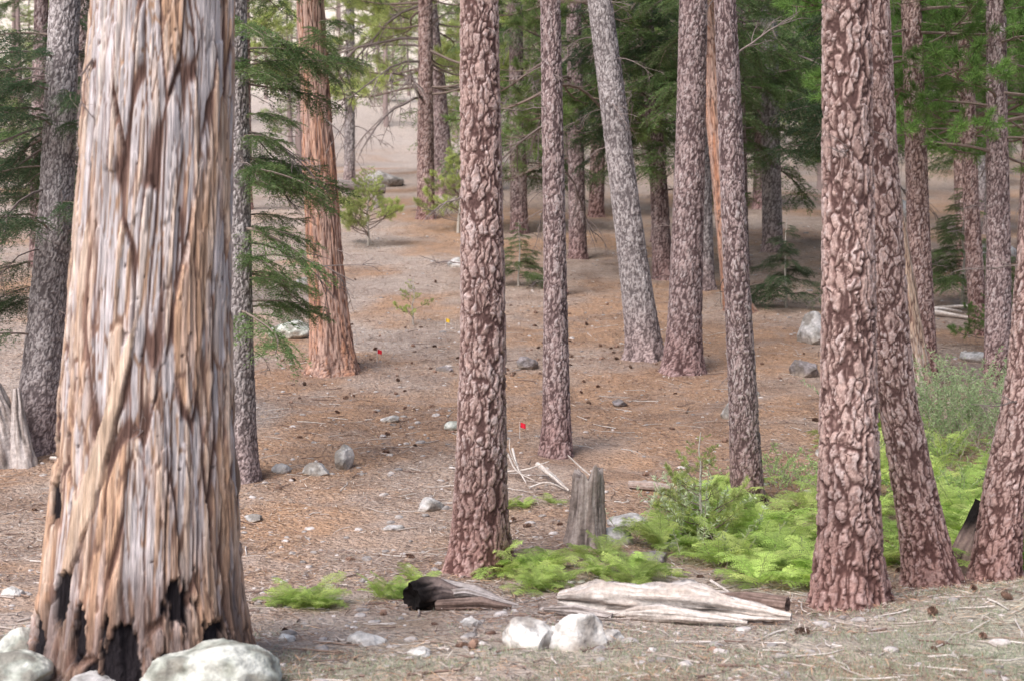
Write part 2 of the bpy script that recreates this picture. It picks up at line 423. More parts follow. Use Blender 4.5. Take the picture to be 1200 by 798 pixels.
def dead_branch(L, seed, droop=-.03, wob=.13, rad0=.012):
    r = np.random.default_rng(seed); A = Acc()
    def rec(o, d, l, rad, dep):
        n = 7; P = [o]; dd = d.copy()
        for i in range(n):
            dd = unit(dd+r.normal(0, wob, 3)+np.array([0, 0, droop])); P.append(P[-1]+dd*l/n)
        P = np.array(P); V, Q = tube(P, np.linspace(rad, rad*.3, n+1), 5 if dep else 4); A.add(V, Q, np.array([.28, .23, .22])*r.uniform(.55, 1.2), 0)
        if dep:
            for k in range(5):
                i = r.integers(1, n); rec(P[i], unit(dd+r.normal(0, .6, 3)), l*r.uniform(.25, .5), rad*.5, dep-1)
    rec(np.zeros(3), np.array([1., 0, .0]), L, rad0*L+.004, 2)
    return A

BM = [M_TWIG, M_NEEDLE]
FIR = [fir_branch(1.5, 100+i).mesh('fir_branch', BM) for i in range(4)]
FIRD = [fir_branch(1.5, 130+i, g0=(.06, .11, .06), g1=(.12, .18, .09)).mesh('fir_branch_dark', BM) for i in range(3)]
PINE = [pine_branch(1.6, 200+i).mesh('pine_branch', BM) for i in range(5)]
PINEY = [pine_branch(1.6, 230+i, g0=(.36, .44, .15), g1=(.54, .60, .24)).mesh('pine_branch_light', BM) for i in range(3)]
PINEG = [pine_branch(1.6, 260+i, g0=(.12, .23, .06), g1=(.22, .37, .10)).mesh('pine_branch_green', BM) for i in range(4)]
CROWN = [pine_branch(2.2, 280+i, True).mesh('crown_branch', BM) for i in range(3)]
DEAD = [dead_branch(1.0, 300+i).mesh('dead_branch', [M_TWIG]) for i in range(5)]
ARCH = [dead_branch(2.0, 320+i, -.13, .10, .009).mesh('drooping_dead_branch', [M_TWIG]) for i in range(4)]
KIND = {'fir': FIR, 'fird': FIRD, 'pine': PINE, 'piney': PINEY, 'pineg': PINEG, 'dead': DEAD, 'crown': CROWN, 'arch': ARCH}
BASE = {'dead': 1.0, 'fir': 1.5, 'fird': 1.5, 'crown': 2.2, 'arch': 2.0}

def put_branch(par, ax, h, az, ln, kind, tilt=0, k=0):
    rows, cx, cy, rr = ax
    x = np.interp(h, rows, cx); y = np.interp(h, rows, cy); r = np.interp(h, rows, rr)
    me = random.choice(KIND[kind]); s = ln/BASE.get(kind, 1.6)
    a = math.radians(az)
    obj('branch_%d' % k, me, par, (x+math.cos(a)*r*.7, y+math.sin(a)*r*.7, h), (random.uniform(-.25, .25), math.radians(-tilt), a), s)

def tree(name, base, pts, kind='pine', pal='red', H=18, seed=1, crown=None, low=(), dead=6, scars=None, plate=1., fl=.3, cn=11, resk=.00072):
    X, Y = base; gz = hs(X, Y)
    e = bpy.data.objects.new(name, None); COL.objects.link(e); e.location = (X, Y, gz); e.empty_display_size = .3
    hv = 1.7+.2393*Y-gz+.6
    res = max(.0068, Y*resk)
    P = [(z-gz if z > gz-.2 and i else 0, x-X, 0, r) for i, (z, x, r) in enumerate(pts)]
    me, ax = trunk_mesh('trunk', P, kind, pal, res, min(hv, H-1), H, seed, scars, plate, fl)
    obj('trunk', me, e)
    k = 0
    h0 = max(hv+2.0, H*.55)
    for i in range(cn):
        h = h0+(H-h0)*(i+random.random())/cn; put_branch(e, ax, h, random.uniform(0, 360), (1.25-(h-h0)/(H-h0))*random.uniform(1.4, 2.1), 'crown', random.uniform(-10, 20), k); k += 1
    for (kd, n, ha, hb, aza, azb, la, lb) in low:
        for i in range(n):
            put_branch(e, ax, random.uniform(ha, hb), random.uniform(aza, azb), random.uniform(la, lb), kd, random.uniform(-14, 14), k); k += 1
    for i in range(dead):
        put_branch(e, ax, random.uniform(1.2, hv), random.uniform(0, 360), random.uniform(.12, .5), 'dead', random.uniform(-25, 15), k); k += 1
    return e, ax, gz

SC_T1 = [(-40, .40, 9, .12), (4, .12, 8, .20), (38, .40, 8, .14), (56, .12, 10, .16), (-62, .14, 10, .16), (-70, 1.12, 10, .15), (-22, .24, 5, .10), (-54, .92, 4, .12), (30, .02, 8, .12), (-12, .04, 6, .10)]
tree('incense_cedar_tree', (-1.90, 7.3), [(0, -1.90, .50), (.40, -1.90, .485), (1.0, -1.875, .445), (1.7, -1.86, .405), (3.45, -1.795, .345), (8, -1.6, .25)], 'cedar', 'grey', 22, 3, 'fir', scars=SC_T1, fl=.28, dead=3)
tree('fir_tree', (-5.32, 15.8), [(0, -5.32, .24), (1.5, -5.22, .2), (3.1, -5.07, .185), (5.4, -4.97, .165)], 'pine', 'grey', 16, 5, 'fird',
     low=[('fird', 18, 1.6, 4.8, 110, 260, .8, 1.4), ('fird', 18, 1.9, 5.6, -100, 70, .5, 1.0), ('fird', 5, 1.2, 1.9, 150, 230, .7, 1.1), ('arch', 6, 2, 4.5, 100, 300, .8, 1.4)], plate=.7)
tree('fir_tree', (-2.77, 14.5), [(0, -2.77, .175), (.7, -2.77, .155), (5.17, -2.84, .125)], 'pine', 'grey', 15, 8, 'fir',
     low=[('fir', 19, 1.6, 3.8, -65, 60, .7, 1.3), ('fir', 13, 3.2, 5.5, -80, 80, .7, 1.25), ('fir', 4, 3.0, 5.4, 120, 240, .5, .8), ('arch', 5, 2, 4.5, -60, 60, .8, 1.3)], plate=.65, dead=10)
tree('incense_cedar_tree', (-2.61, 20.8), [(0, -2.61, .33), (1.9, -2.66, .295), (2.94, -2.745, .262), (5.43, -2.895, .205), (6.68, -2.957, .19)], 'cedar', 'orange', 19, 12, 'fir',
     low=[('fir', 6, 4.3, 6.2, -80, 80, .7, 1.3), ('arch', 2, 3.5, 5.5, -60, 60, .8, 1.3)], plate=.8)
tree('pine_tree', (-.25, 11), [(0, -.25, .225), (.4, -.25, .20), (1.7, -.225, .172), (4.33, -.25, .140)], 'pine', 'red', 20, 17, dead=9, plate=.95)
tree('pine_tree', (.487, 15.6), [(0, .487, .17), (.9, .49, .15), (2.5, .47, .125), (5.43, .42, .107)], 'pine', 'brown', 18, 22, dead=10, plate=.75)
tree('fir_tree', (2.08, 22), [(0, 2.08, .27), (2.5, 1.93, .24), (4.34, 1.69, .21), (6.99, 1.35, .185)], 'pine', 'grey', 19, 25, 'fir', low=[('arch', 5, 3, 6, 0, 360, .6, 1.4)], dead=12, plate=.8)
tree('pine_tree', (2.52, 21), [(0, 2.52, .28), (2, 2.55, .245), (4.2, 2.62, .22), (6.75, 2.68, .20)], 'pine', 'brown', 20, 29, dead=8, plate=.9)
e9 = tree('pine_tree', (2.23, 13.5), [(0, 2.23, .15), (1, 2.2, .135), (2.5, 2.12, .118), (4.95, 2.02, .1)], 'pine', 'brown', 17, 33, dead=5, plate=.7)
put_branch(e9[0], e9[1], 4.25, 5, .7, 'dead', 40, 90)
tree('pine_tree', (2.20, 9.3), [(0, 2.20, .225), (.45, 2.2, .197), (1.7, 2.2, .172), (3.93, 2.19, .147)], 'pine', 'red', 21, 37, dead=3, plate=1.1)
tree('pine_tree', (3.05, 10.3), [(0, 3.05, .175), (.45, 2.95, .155), (1.385, 2.77, .135), (3.24, 2.66, .115), (4.16, 2.62, .105)], 'pine', 'red', 18, 41, dead=4, plate=.8, fl=.45)
tree('incense_cedar_tree', (5.45, 19), [(0, 5.45, .19), (2.5, 5.22, .155), (4.3, 4.96, .135), (6.2, 4.75, .12)], 'cedar', 'tan', 16, 44, 'pineg', plate=.6)
tree('pine_tree', (5.8, 20), [(0, 5.8, .19), (3, 5.72, .155), (6.5, 5.61, .13)], 'pine', 'red', 18, 47, 'pineg', low=[('pineg', 24, 3.2, 6, 0, 360, 1.0, 1.9)], plate=.75)
tree('pine_tree', (6.59, 19.3), [(0, 6.59, .18), (3, 6.6, .15), (6.3, 6.57, .125)], 'pine', 'brown', 18, 51, 'pineg', low=[('pineg', 28, 3.0, 6, 0, 360, 1.0, 2.0)], plate=.7)
tree('pine_tree', (3.53, 10.4), [(0, 3.53, .165), (.6, 3.60, .15), (1.38, 3.77, .145), (2.94, 3.9, .135), (4.2, 3.95, .125)], 'pine', 'red', 18, 55, 'pineg', dead=4, plate=.8, fl=.3)
tree('pine_tree', (7.88, 24), [(0, 7.88, .15), (4, 7.75, .125), (7.44, 7.63, .11)], 'pine', 'red', 17, 58, 'pineg', low=[('pineg', 26, 3.3, 7, 0, 360, 1.2, 2.2)], plate=.8)
tree('incense_cedar_tree', (4.26, 26.5), [(0, 4.26, .27), (2.5, 4.15, .22), (6.45, 3.74, .17)], 'cedar', 'orange', 19, 61, 'fir', low=[('fir', 14, 3.5, 7, 0, 360, 1.2, 2.0)], plate=.8)
tree('fir_tree', (3.3, 31), [(0, 3.3, .22), (5, 3.2, .19), (9.1, 2.9, .15)], 'pine', 'brown', 20, 64, 'fird', low=[('fir', 20, 1.6, 6.8, 150, 400, 1.4, 2.2), ('fird', 18, 3, 7, 0, 360, 1.4, 2.4), ('arch', 6, 2, 6, 0, 360, 1.4, 2.4)], plate=.9)
tree('pine_tree', (4.0, 29.5), [(0, 4.0, .19), (8.8, 3.9, .14)], 'pine', 'grey', 19, 67, 'fir', low=[('fir', 12, 3, 6.5, 0, 360, 1.3, 2.2)], plate=.9)
tree('pine_tree', (-2.6, 43), [(0, -2.6, .27), (12, -2.62, .2)], 'pine', 'red', 22, 71, 'piney', low=[('piney', 24, 3.5, 8.5, 0, 360, 2.0, 3.4), ('arch', 8, 3.5, 8, 150, 260, 2.5, 4.5)], plate=1)
tree('pine_tree', (-2.3, 50), [(0, -2.3, .36), (13.5, -2.9, .25)], 'pine', 'brown', 24, 74, 'piney', low=[('piney', 20, 3.5, 9, 0, 360, 2.0, 3.8), ('arch', 6, 3.5, 8, 0, 360, 2.5, 4.5)], plate=1)
tree('fir_tree', (6.6, 36), [(0, 6.6, .25), (10, 6.5, .2)], 'pine', 'grey', 20, 77, 'fir', low=[('fir', 34, 2.2, 8, 0, 360, 1.5, 2.8), ('arch', 6, 2, 6, 0, 360, 1.5, 3)], plate=1)
tree('pine_tree', (1.6, 34.5), [(0, 1.6, .21), (9.5, 1.5, .17)], 'pine', 'brown', 20, 80, 'pine', low=[('pine', 26, 2.4, 7.8, 0, 360, 1.4, 2.6), ('arch', 12, 2, 7, 0, 360, 1.4, 3)], plate=1)
tree('fir_tree', (.2, 40), [(0, .2, .24), (11, .1, .18)], 'pine', 'brown', 20, 83, 'fird', low=[('fir', 30, 1.5, 8.5, 0, 360, 1.4, 2.8), ('arch', 8, 2, 8, 0, 360, 1.4, 3)], plate=1)
tree('pine_tree', (10.2, 42), [(0, 10.2, .27), (11, 10.2, .2)], 'pine', 'grey', 21, 86, 'pine', low=[('pineg', 34, 2.5, 8.5, 0, 360, 1.8, 3)], plate=1)
tree('fir_tree', (5.3, 33), [(0, 5.3, .2), (9, 5.2, .16)], 'pine', 'brown', 18, 89, 'fir', low=[('fir', 24, 2.6, 7, 0, 360, 1.2, 2.2)], plate=1)
tree('pine_tree', (9.6, 30), [(0, 9.6, .2), (8.8, 9.4, .15)], 'pine', 'red', 19, 92, 'pineg', low=[('pineg', 28, 3.2, 7.5, 0, 360, 1.5, 2.6)], plate=1)
tree('pine_tree', (-7.9, 26), [(0, -7.9, .22), (8, -7.8, .17)], 'pine', 'brown', 19, 95, 'fird', low=[('fird', 18, 1.5, 5.5, 0, 360, 1.3, 2.0), ('arch', 4, 2, 6, 0, 360, 1.4, 2)], plate=1)
for i, (x, y, r, kd, n, h0, nm) in enumerate([(-11, 33, .2, 'fir', 18, 1.5, 'fir_tree'), (-8.6, 46, .2, 'piney', 18, 3, 'pine_tree'), (-6.4, 56, .22, 'piney', 24, 4, 'pine_tree'),
      (-.6, 52, .22, 'piney', 26, 3, 'pine_tree'),
      (2.6, 44, .24, 'fir', 34, 2, 'fir_tree'), (5.6, 47, .26, 'pine', 30, 3, 'pine_tree'), (8.2, 47, .24, 'fir', 34, 2.4, 'fir_tree'), (11.6, 34, .19, 'pineg', 28, 3, 'pine_tree'), (13.5, 40, .24, 'fir', 34, 2, 'fir_tree'),
      (13.0, 52, .3, 'pine', 30, 3, 'pine_tree'), (9.3, 26, .13, 'pineg', 20, 3.2, 'pine_tree'), (15.5, 47, .25, 'pineg', 30, 2.5, 'pine_tree'), (3.9, 38, .17, 'fird', 26, 2.6, 'fir_tree'), (1.0, 28.5, .10, 'pine', 16, 3.6, 'pine_tree'), (7.4, 31, .13, 'fird', 20, 2.8, 'fir_tree')]):
    gz = hs(x, y); tp = 1.7+.24*y
    tree(nm, (x, y), [(0, x, r), (tp, x+random.uniform(-.3, .3), r*.75)], 'pine', ['brown', 'red', 'grey'][i % 3], 18+i % 4, 120+i*3, low=[(kd, n, h0, tp-gz+.8, 0, 360, 1.4, 2.7), ('arch', 4, 2, 7, 0, 360, 1.2, 3)], dead=8, plate=1.1, cn=6)

# ------------------------------------------------------------ young trees
def sapling(name, X, Y, H, kind, n, ln, seed, up=25):
    e = bpy.data.objects.new(name, None); COL.objects.link(e); e.location = (X, Y, hs(X, Y))
    A = Acc(); z = np.linspace(-.05, H, 8); r = np.random.default_rng(seed)
    P = np.stack([r.normal(0, .01, 8)*H, r.normal(0, .01, 8)*H, z], -1)
    V, Q = tube(P, np.linspace(.014*H+.004, .004, 8), 6); A.add(V, Q, [.5, .46, .42], 0)
    obj('stem', A.mesh('sapling_stem', [M_TWIG]), e)
    for i in range(n):
        t = .12+.86*i/n
        obj('branch_%d' % i, random.choice(KIND[kind]), e, (0, 0, H*t), (0, math.radians(-up), random.uniform(0, 6.28)), ln*(1.1-t)/BASE.get(kind, 1.6))
    return e
sapling('young_pine_tree', -3.75, 37, 2.1, 'piney', 46, 1.2, 1)
sapling('young_pine_tree', -1.75, 25.2, .85, 'piney', 9, .5, 2)
sapling('young_pine_tree', 1.62, 12.2, .95, 'piney', 20, .55, 3)
sapling('young_pine_tree', -1.5, 40, 2.8, 'piney', 44, 1.4, 4)
sapling('young_fir_tree', .15, 30, 1.4, 'fir', 24, 1.0, 5, 5)
sapling('young_fir_tree', 7.0, 18.2, 1.6, 'fird', 34, .95, 6, 5)
sapling('young_fir_tree', 5.2, 27, 1.7, 'fird', 28, 1.2, 7, 5)
sapling('young_fir_tree', 8.6, 27, 2.4, 'fir', 36, 1.5, 8, 5)
sapling('young_pine_tree', 7.6, 22.5, 1.0, 'pineg', 16, .8, 9)

# ------------------------------------------------------------ distant trees
def far_tree(seed, H, low, fir, g0, g1):
    r = np.random.default_rng(seed); A = Acc()
    z = np.linspace(-1, H, 14)
    V, Q = tube(np.stack([r.normal(0, .03, 14), r.normal(0, .03, 14), z], -1), np.linspace(.012*H+.05, .02, 14), 9)
    A.add(V, Q, np.array([.36, .28, .27])*r.uniform(.8, 1.2), 0)
    vs = [(fir_branch if fir else pine_branch)(2.6 if fir else 2.4, seed*10+i, True, g0, g1).arr() for i in range(4)]
    n = int(H*4.2)
    for i in range(n):
        t = (i+r.random())/n; h = low+(H-low)*t
        V, Q, C, M = vs[r.integers(4)]
        s = (1.05-t)*r.uniform(.65, 1.2)+.1; a = r.uniform(0, 6.28); ti = r.uniform(-.2, .35)
        W = V*s; c, d = math.cos(ti), math.sin(ti); W = np.stack([W[:, 0]*c-W[:, 2]*d, W[:, 1], W[:, 0]*d+W[:, 2]*c], -1)
        c, d = math.cos(a), math.sin(a); W = np.stack([W[:, 0]*c-W[:, 1]*d, W[:, 0]*d+W[:, 1]*c, W[:, 2]+h], -1)
        A.V.append(W); A.Q.append(Q+A.n); A.n += len(W); A.C.append(C*r.uniform(.7, 1.25)); A.M.append(M)
    return A.mesh('distant_conifer', BM)
FAR = [far_tree(1, 17, 2.5, False, (.26, .34, .14), (.42, .48, .20)), far_tree(2, 20, 1.5, True, (.15, .22, .11), (.24, .32, .15)),
       far_tree(3, 14, 1.0, True, (.20, .28, .12), (.31, .39, .17)), far_tree(4, 21, 2.5, False, (.19, .26, .11), (.32, .40, .16))]
df = bpy.data.objects.new('distant_forest', None); COL.objects.link(df)
rr = random.Random(4); k = 0
placed = []
for i in range(4000):
    Y = rr.uniform(54, 170); X = rr.uniform(-.5, .5)*Y*1.1
    u = X/Y
    if u < -.03 and (rr.random() < .55): continue
    if Y < 66 and -.22 < u < -.03: continue
    if any((X-a)**2+(Y-b)**2 < (3.2+Y*.010)**2 for a, b in placed): continue
    placed.append((X, Y))
    lft = u < -.03
    obj('conifer_%d' % k, FAR[rr.choice([0, 0, 3, 2])] if lft else rr.choice(FAR), df, (X, Y, hs(X, Y)-.3), (rr.uniform(-.04, .04), rr.uniform(-.04, .04), rr.uniform(0, 6.28)), rr.uniform(.5, .85) if lft else rr.uniform(.7, 1.2)); k += 1
    if k > 250: break

# ------------------------------------------------------------ rocks
def ico(sub):
    import bmesh
    bm = bmesh.new(); bmesh.ops.create_cube(bm, size=2); bmesh.ops.subdivide_edges(bm, edges=bm.edges, cuts=sub, use_grid_fill=True)
    V = np.array([v.co[:] for v in bm.verts]); Q = np.array([[v.index for v in f.verts] for f in bm.faces]); bm.free()
    return unit(V), Q
ICO_HI = ico(26); ICO_LO = ico(3)
def rockshape(seed, hi=True, cuts=12):
    V, Q = ICO_HI if hi else ICO_LO
    r = np.random.default_rng(seed); P = V.copy()
    for k in range(cuts):
        n = unit(r.normal(0, 1, 3)); d = r.uniform(.58, .9)
        q = P@n; m = np.maximum(q-d, 0); P = P-m[:, None]*n*.9
    if hi:
        nn = fbm(P[:, 0]*2.2+seed, P[:, 1]*2.2, P[:, 2]*2.2, 5, seed); P = P*(1+(nn-.5)*.35)[:, None]
    return P, Q
def boulder(X, Y, a, b, c, seed, tone='pale', sink=.35, rz=None, name='boulder'):
    P, Q = rockshape(seed)
    P = P*np.array([a, b, c])*1.12
    n = fbm(P[:, 0]*9+seed, P[:, 1]*9, P[:, 2]*9, 4, seed+3); n2 = fbm(P[:, 0]*30, P[:, 1]*30, P[:, 2]*30, 3, seed+4)
    base = {'pale': ([.50, .48, .48], [.36, .35, .34]), 'white': ([.70, .68, .66], [.52, .49, .47]), 'dark': ([.28, .25, .26], [.18, .16, .16]), 'green': ([.56, .57, .53], [.34, .36, .32])}[tone]
    cc = mixc(base[0], base[1], ss(.4, .6, n)); cc = cc*(.65+.7*n2)[:, None]
    cc = mixc(cc, [.20, .17, .15], ss(.54, .68, n)*.6)
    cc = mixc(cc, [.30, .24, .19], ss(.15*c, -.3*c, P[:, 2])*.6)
    me = mesh_np('boulder', P, Q, np.clip(cc, 0, .8), [M_ROCK])
    return obj(name, me, None, (X, Y, hs(X, Y)+c*(1-2*sink)*.5), (0, 0, rz if rz is not None else (seed*1.3) % 6.28))
BL = [(-1.43, 6.85, .31, .25, .17, 'green', .3), (-2.52, 7.25, .17, .17, .19, 'green', .25), (-2.42, 6.8, .2, .2, .12, 'green', .3), (-2.0, 6.75, .16, .12, .05, 'pale', .3),
      (.09, 7.75, .135, .11, .12, 'white', .25), (.37, 7.8, .165, .12, .14, 'white', .25), (.22, 8.05, .08, .07, .07, 'white', .2), (.55, 8.05, .08, .06, .05, 'white', .3), (1.13, 9.9, .13, .1, .085, 'white', .3), (1.42, 9.7, .1, .08, .05, 'pale', .3),
      (-1.78, 15, .12, .1, .17, 'pale', .2), (-2.03, 14.7, .14, .12, .1, 'pale', .3), (-2.42, 14.9, .09, .08, .07, 'pale', .3), (-.75, 13.2, .15, .13, .08, 'pale', .3), (-1.05, 12.5, .09, .08, .04, 'pale', .3), (-.70, 17, .12, .1, .07, 'green', .3),
      (-3.74, 24, .42, .35, .22, 'green', .4), (4.96, 23.3, .3, .28, .36, 'pale', .25), (7.06, 21.8, .26, .2, .14, 'pale', .3), (4.2, 20.5, .22, .2, .18, 'dark', .3), (.23, 21.3, .19, .16, .13, 'dark', .3),
      (2.66, 17.5, .09, .08, .14, 'pale', .2), (3.4, 15.6, .08, .07, .08, 'white', .3), (1.03, 12.7, .19, .15, .085, 'pale', .3), (.88, 12, .15, .12, .1, 'pale', .3), (-.83, 8.1, .15, .1, .05, 'white', .3), (-3.5, 10, .08, .07, .05, 'white', .3),
      (1.14, 11.4, .16, .12, .06, 'dark', .3), (3.58, 11.8, .12, .1, .08, 'pale', .3), (1.30, 11.9, .1, .1, .07, 'pale', .3), (-3.2, 8.4, .07, .06, .05, 'white', .3), (-1.3, 8.2, .05, .05, .035, 'white', .3), (7.9, 21.2, .2, .2, .12, 'pale', .3),
      (11.5, 34, .5, .4, .35, 'pale', .3), (9, 38, .6, .5, .3, 'pale', .3), (-2.35, 12.9, .1, .08, .04, 'pale', .3), (-3.4, 12.2, .12, .1, .05, 'pale', .3), (3.2, 19, .12, .1, .07, 'pale', .3), (-1.0, 21, .14, .1, .06, 'dark', .3), (-.25, 8.5, .07, .06, .04, 'white', .3), (-.5, 7.6, .09, .07, .03, 'white', .3), (-3.9, 9.4, .09, .07, .05, 'white', .3),
      (-.2, 13.9, .10, .08, .05, 'pale', .3), (-1.5, 17.5, .12, .1, .06, 'pale', .3), (1.4, 18.5, .12, .1, .07, 'dark', .3), (-4.3, 30, .35, .3, .2, 'pale', .3), (-1.2, 33, .3, .25, .16, 'pale', .3), (6.6, 28, .35, .3, .22, 'pale', .3), (-5.0, 54, .8, .7, .5, 'pale', .3), (12.0, 44, .8, .6, .5, 'pale', .3)]
for i, b in enumerate(BL): boulder(b[0], b[1], b[2], b[3], b[4], 10+i, b[5], b[6])

def scatter_xy(n, y0, y1, wide=.46, pw=1.6):
    u = R.random(n); Y = (y0**(1-pw)+(y1**(1-pw)-y0**(1-pw))*u)**(1/(1-pw)) if pw != 1 else y0*(y1/y0)**u
    X = R.uniform(-wide, wide, n)*(Y+2)
    return X, Y
A = Acc(); shp = [rockshape(900+i, False, 9) for i in range(8)]
X, Y = scatter_xy(2100, 5.5, 45, pw=1.15)
X = np.concatenate([X, R.normal(-1.0, 1.4, 120), R.normal(0, 1.8, 100)]); Y = np.concatenate([Y, R.normal(14, 2.4, 120), R.normal(8.2, .9, 100)]); Zg = hgt(X, Y)
for i in range(len(X)):
    P, Q = shp[i % 8]; s = .006+.016*R.random()**3+.0007*Y[i]+(.04*R.random() if R.random() < .07 else 0)
    if i >= 2100: s = R.uniform(.016, .05)
    a = R.uniform(0, 6.28); c, d = math.cos(a), math.sin(a); W = P*[s*R.uniform(.8, 1.6), s, s*.6]
    W = np.stack([W[:, 0]*c-W[:, 1]*d+X[i], W[:, 0]*d+W[:, 1]*c+Y[i], W[:, 2]+Zg[i]], -1)
    A.add(W, Q, np.array([.48, .44, .43])*R.uniform(.5, 1.3), 0)
obj('scattered_stones', A.mesh('scattered_stones', [M_ROCK], True))

X, Y = scatter_xy(190000, 5.5, 42, pw=1.25)
keep = fbm(X*.9, Y*.9, 0, 3, 77) > .34
keep &= R.random(len(X)) < .35+.65*ss(8, 11, Y)
X = X[keep]; Y = Y[keep]; n = len(X); Zg = hgt(X, Y)
a = R.uniform(0, 6.28, n); D = unit(np.stack([np.cos(a), np.sin(a), R.normal(.06, .16, n)], -1)); Nn = unit(np.cross(D, [0, 0, 1.])+R.normal(0, .3, (n, 3)))
P = np.stack([X, Y, Zg+.004+R.random(n)*.012], -1)
pal = np.array([[.49, .32, .21], [.56, .40, .28], [.36, .21, .14], [.60, .51, .46], [.20, .13, .10], [.50, .35, .27], [.66, .59, .54], [.14, .09, .08]])
cc = pal[R.integers(0, len(pal), n)]*R.uniform(.7, 1.15, (n, 1))
V, Q = blades(P, D, R.uniform(.04, .12, n), .0016+.00018*Y, Nn)
obj('pine_needle_litter', mesh_np('pine_needle_litter', V, Q, np.repeat(cc, 4, 0), [M_LITTER], smooth=False))

A = Acc(); X, Y = scatter_xy(2600, 5.5, 36, pw=1.05)
for i in range(len(X)):
    a = R.uniform(0, 6.28); l = R.uniform(.05, .32)*(1+Y[i]*.02); s = np.linspace(0, 1, 4)
    px = X[i]+np.cos(a)*l*s+R.normal(0, .012, 4); pyy = Y[i]+np.sin(a)*l*s+R.normal(0, .012, 4)
    P = np.stack([px, pyy, hgt(px, pyy)+.006+R.random()*.010], -1)
    V, Q = tube(P, np.linspace(1, .4, 4)*R.uniform(.002, .008), 4)
    A.add(V, Q, [[.20, .14, .12], [.46, .40, .37], [.28, .20, .16], [.60, .55, .52]][R.integers(4)], 0)
obj('fallen_twigs', A.mesh('fallen_twigs', [M_TWIG]))

def cone():
    A = Acc()
    for k in range(70):
        t = k/70; a = k*2.4; r = .030*math.sin(math.pi*(.12+.85*t))**.8
        o = np.array([[math.cos(a)*r*.35, math.sin(a)*r*.35, .09*t]]); D = unit(np.array([[math.cos(a), math.sin(a), .35+t]])); N = np.array([[-math.sin(a), math.cos(a), 0]])
        V, Q = blades(o, D, r*.9+.006, .010, N); A.add(V, Q, np.array([.28, .18, .14])*(.6+.8*((k*7) % 5)/5), 0)
    z = np.linspace(0, .09, 5); V, Q = tube(np.stack([z*0, z*0, z], -1), [.006, .014, .016, .012, .004], 6); A.add(V, Q, [.14, .085, .07], 0)
    return A.arr()
cv = cone(); A = Acc()
X, Y = scatter_xy(240, 7.5, 34, pw=.8)
X = np.concatenate([X, R.normal(.4, 2.0, 70), R.normal(-2.2, 1.2, 35)]); Y = np.concatenate([Y, R.normal(21.5, 2.2, 70), R.normal(20.5, 2.0, 35)]); Zg = hgt(X, Y)
for i in range(len(X)):
    E = np.array(Euler((math.pi/2+R.normal(0, .3), 0, R.uniform(0, 6.28))).to_matrix()); W = cv[0]@E.T*R.uniform(.5, .95)+[X[i], Y[i], Zg[i]+.010]
    A.add(W, cv[1], cv[2]*R.uniform(.6, 1.4), 0)
obj('pine_cones', A.mesh('pine_cones', [M_TWIG]))

# grass
X, Y = scatter_xy(250000, 5.5, 12, pw=1.2)
m = fbm(X*1.1, Y*1.1, 0, 4, 55); m2 = fbm(X*6, Y*6, 0, 2, 56); w = ss(9.2, 7.2, Y)*.8+ss(1.5, 2.6, X)*ss(10.6, 9.4, Y)
keep = (m*.5+m2*.5 > .57-.11*w) & (R.random(len(X)) < np.clip(w*.7+.03, 0, 1)); X = X[keep]; Y = Y[keep]; n = len(X)
Zg = hgt(X, Y); D = unit(np.stack([R.normal(0, .55, n), R.normal(0, .55, n), np.ones(n)*.9], -1)); Nn = unit(np.cross(D, R.normal(0, 1, (n, 3))))
V, Q = blades(np.stack([X, Y, Zg-.005], -1), D, R.uniform(.015, .05, n), .0020, Nn)
gp = np.array([[.38, .44, .30], [.46, .50, .38], [.31, .38, .24], [.52, .52, .43], [.50, .44, .36]])
obj('grass', mesh_np('grass', V, Q, np.repeat(gp[R.integers(0, 5, n)]*R.uniform(.75, 1.15, (n, 1)), 4, 0), [M_FERN], smooth=False))

# ------------------------------------------------------------ ferns
def fern(seed):
    r = np.random.default_rng(seed); A = Acc()
    for f in range(8):
        az = f/8*6.28+r.normal(0, .3); L = r.uniform(.30, .50); el = r.uniform(.8, 1.35)
        s = np.linspace(0, 1, 17); ang = el-s*r.uniform(.8, 1.4)
        ds = L/16; xr = np.cumsum(np.cos(ang))*ds; zr = np.cumsum(np.sin(ang))*ds
        P = np.stack([xr*math.cos(az), xr*math.sin(az), zr], -1); T = unit(np.gradient(P, axis=0)); S = unit(np.cross(T, [0, 0, 1.]))
        V, Q = tube(P, .0025, 3); A.add(V, Q, [.38, .45, .18], 0)
        g = mixc([.42, .60, .16], [.66, .76, .27], np.array([r.random()]))[0]*r.uniform(.8, 1.12)
        for i in range(3, 17):
            wl = .34*L*math.sin(math.pi*min(1, (i-1.2)/16))**.8*.75+.015
            for sd in (-1, 1):
                d = unit(S[i]*sd+T[i]*.45+[0, 0, r.normal(-.1, .15)]); m = 7; q = np.linspace(.05, .95, m)
                P2 = P[i]+d*(q[:, None]*wl); P2[:, 2] -= .15*wl*q*q
                up = unit(np.cross(d, T[i]))
                for s2 in (-1, 1):
                    D = unit(np.cross(up, d)*s2+d*.6+r.normal(0, .15, (m, 3))); l = wl*.30*(1.1-q)+.004
                    V, Q = blades(P2, D, l, .0042, unit(np.cross(D, up+r.normal(0, .2, (m, 3))))); A.add(V, Q, g*r.uniform(.8, 1.15), 0)
                V, Q = blades(P[i][None], d[None], wl, .003, unit(np.cross(d, up))[None]); A.add(V, Q, g, 0)
    return A.mesh('fern_plant', [M_FERN])
FERN = [fern(i) for i in range(5)]
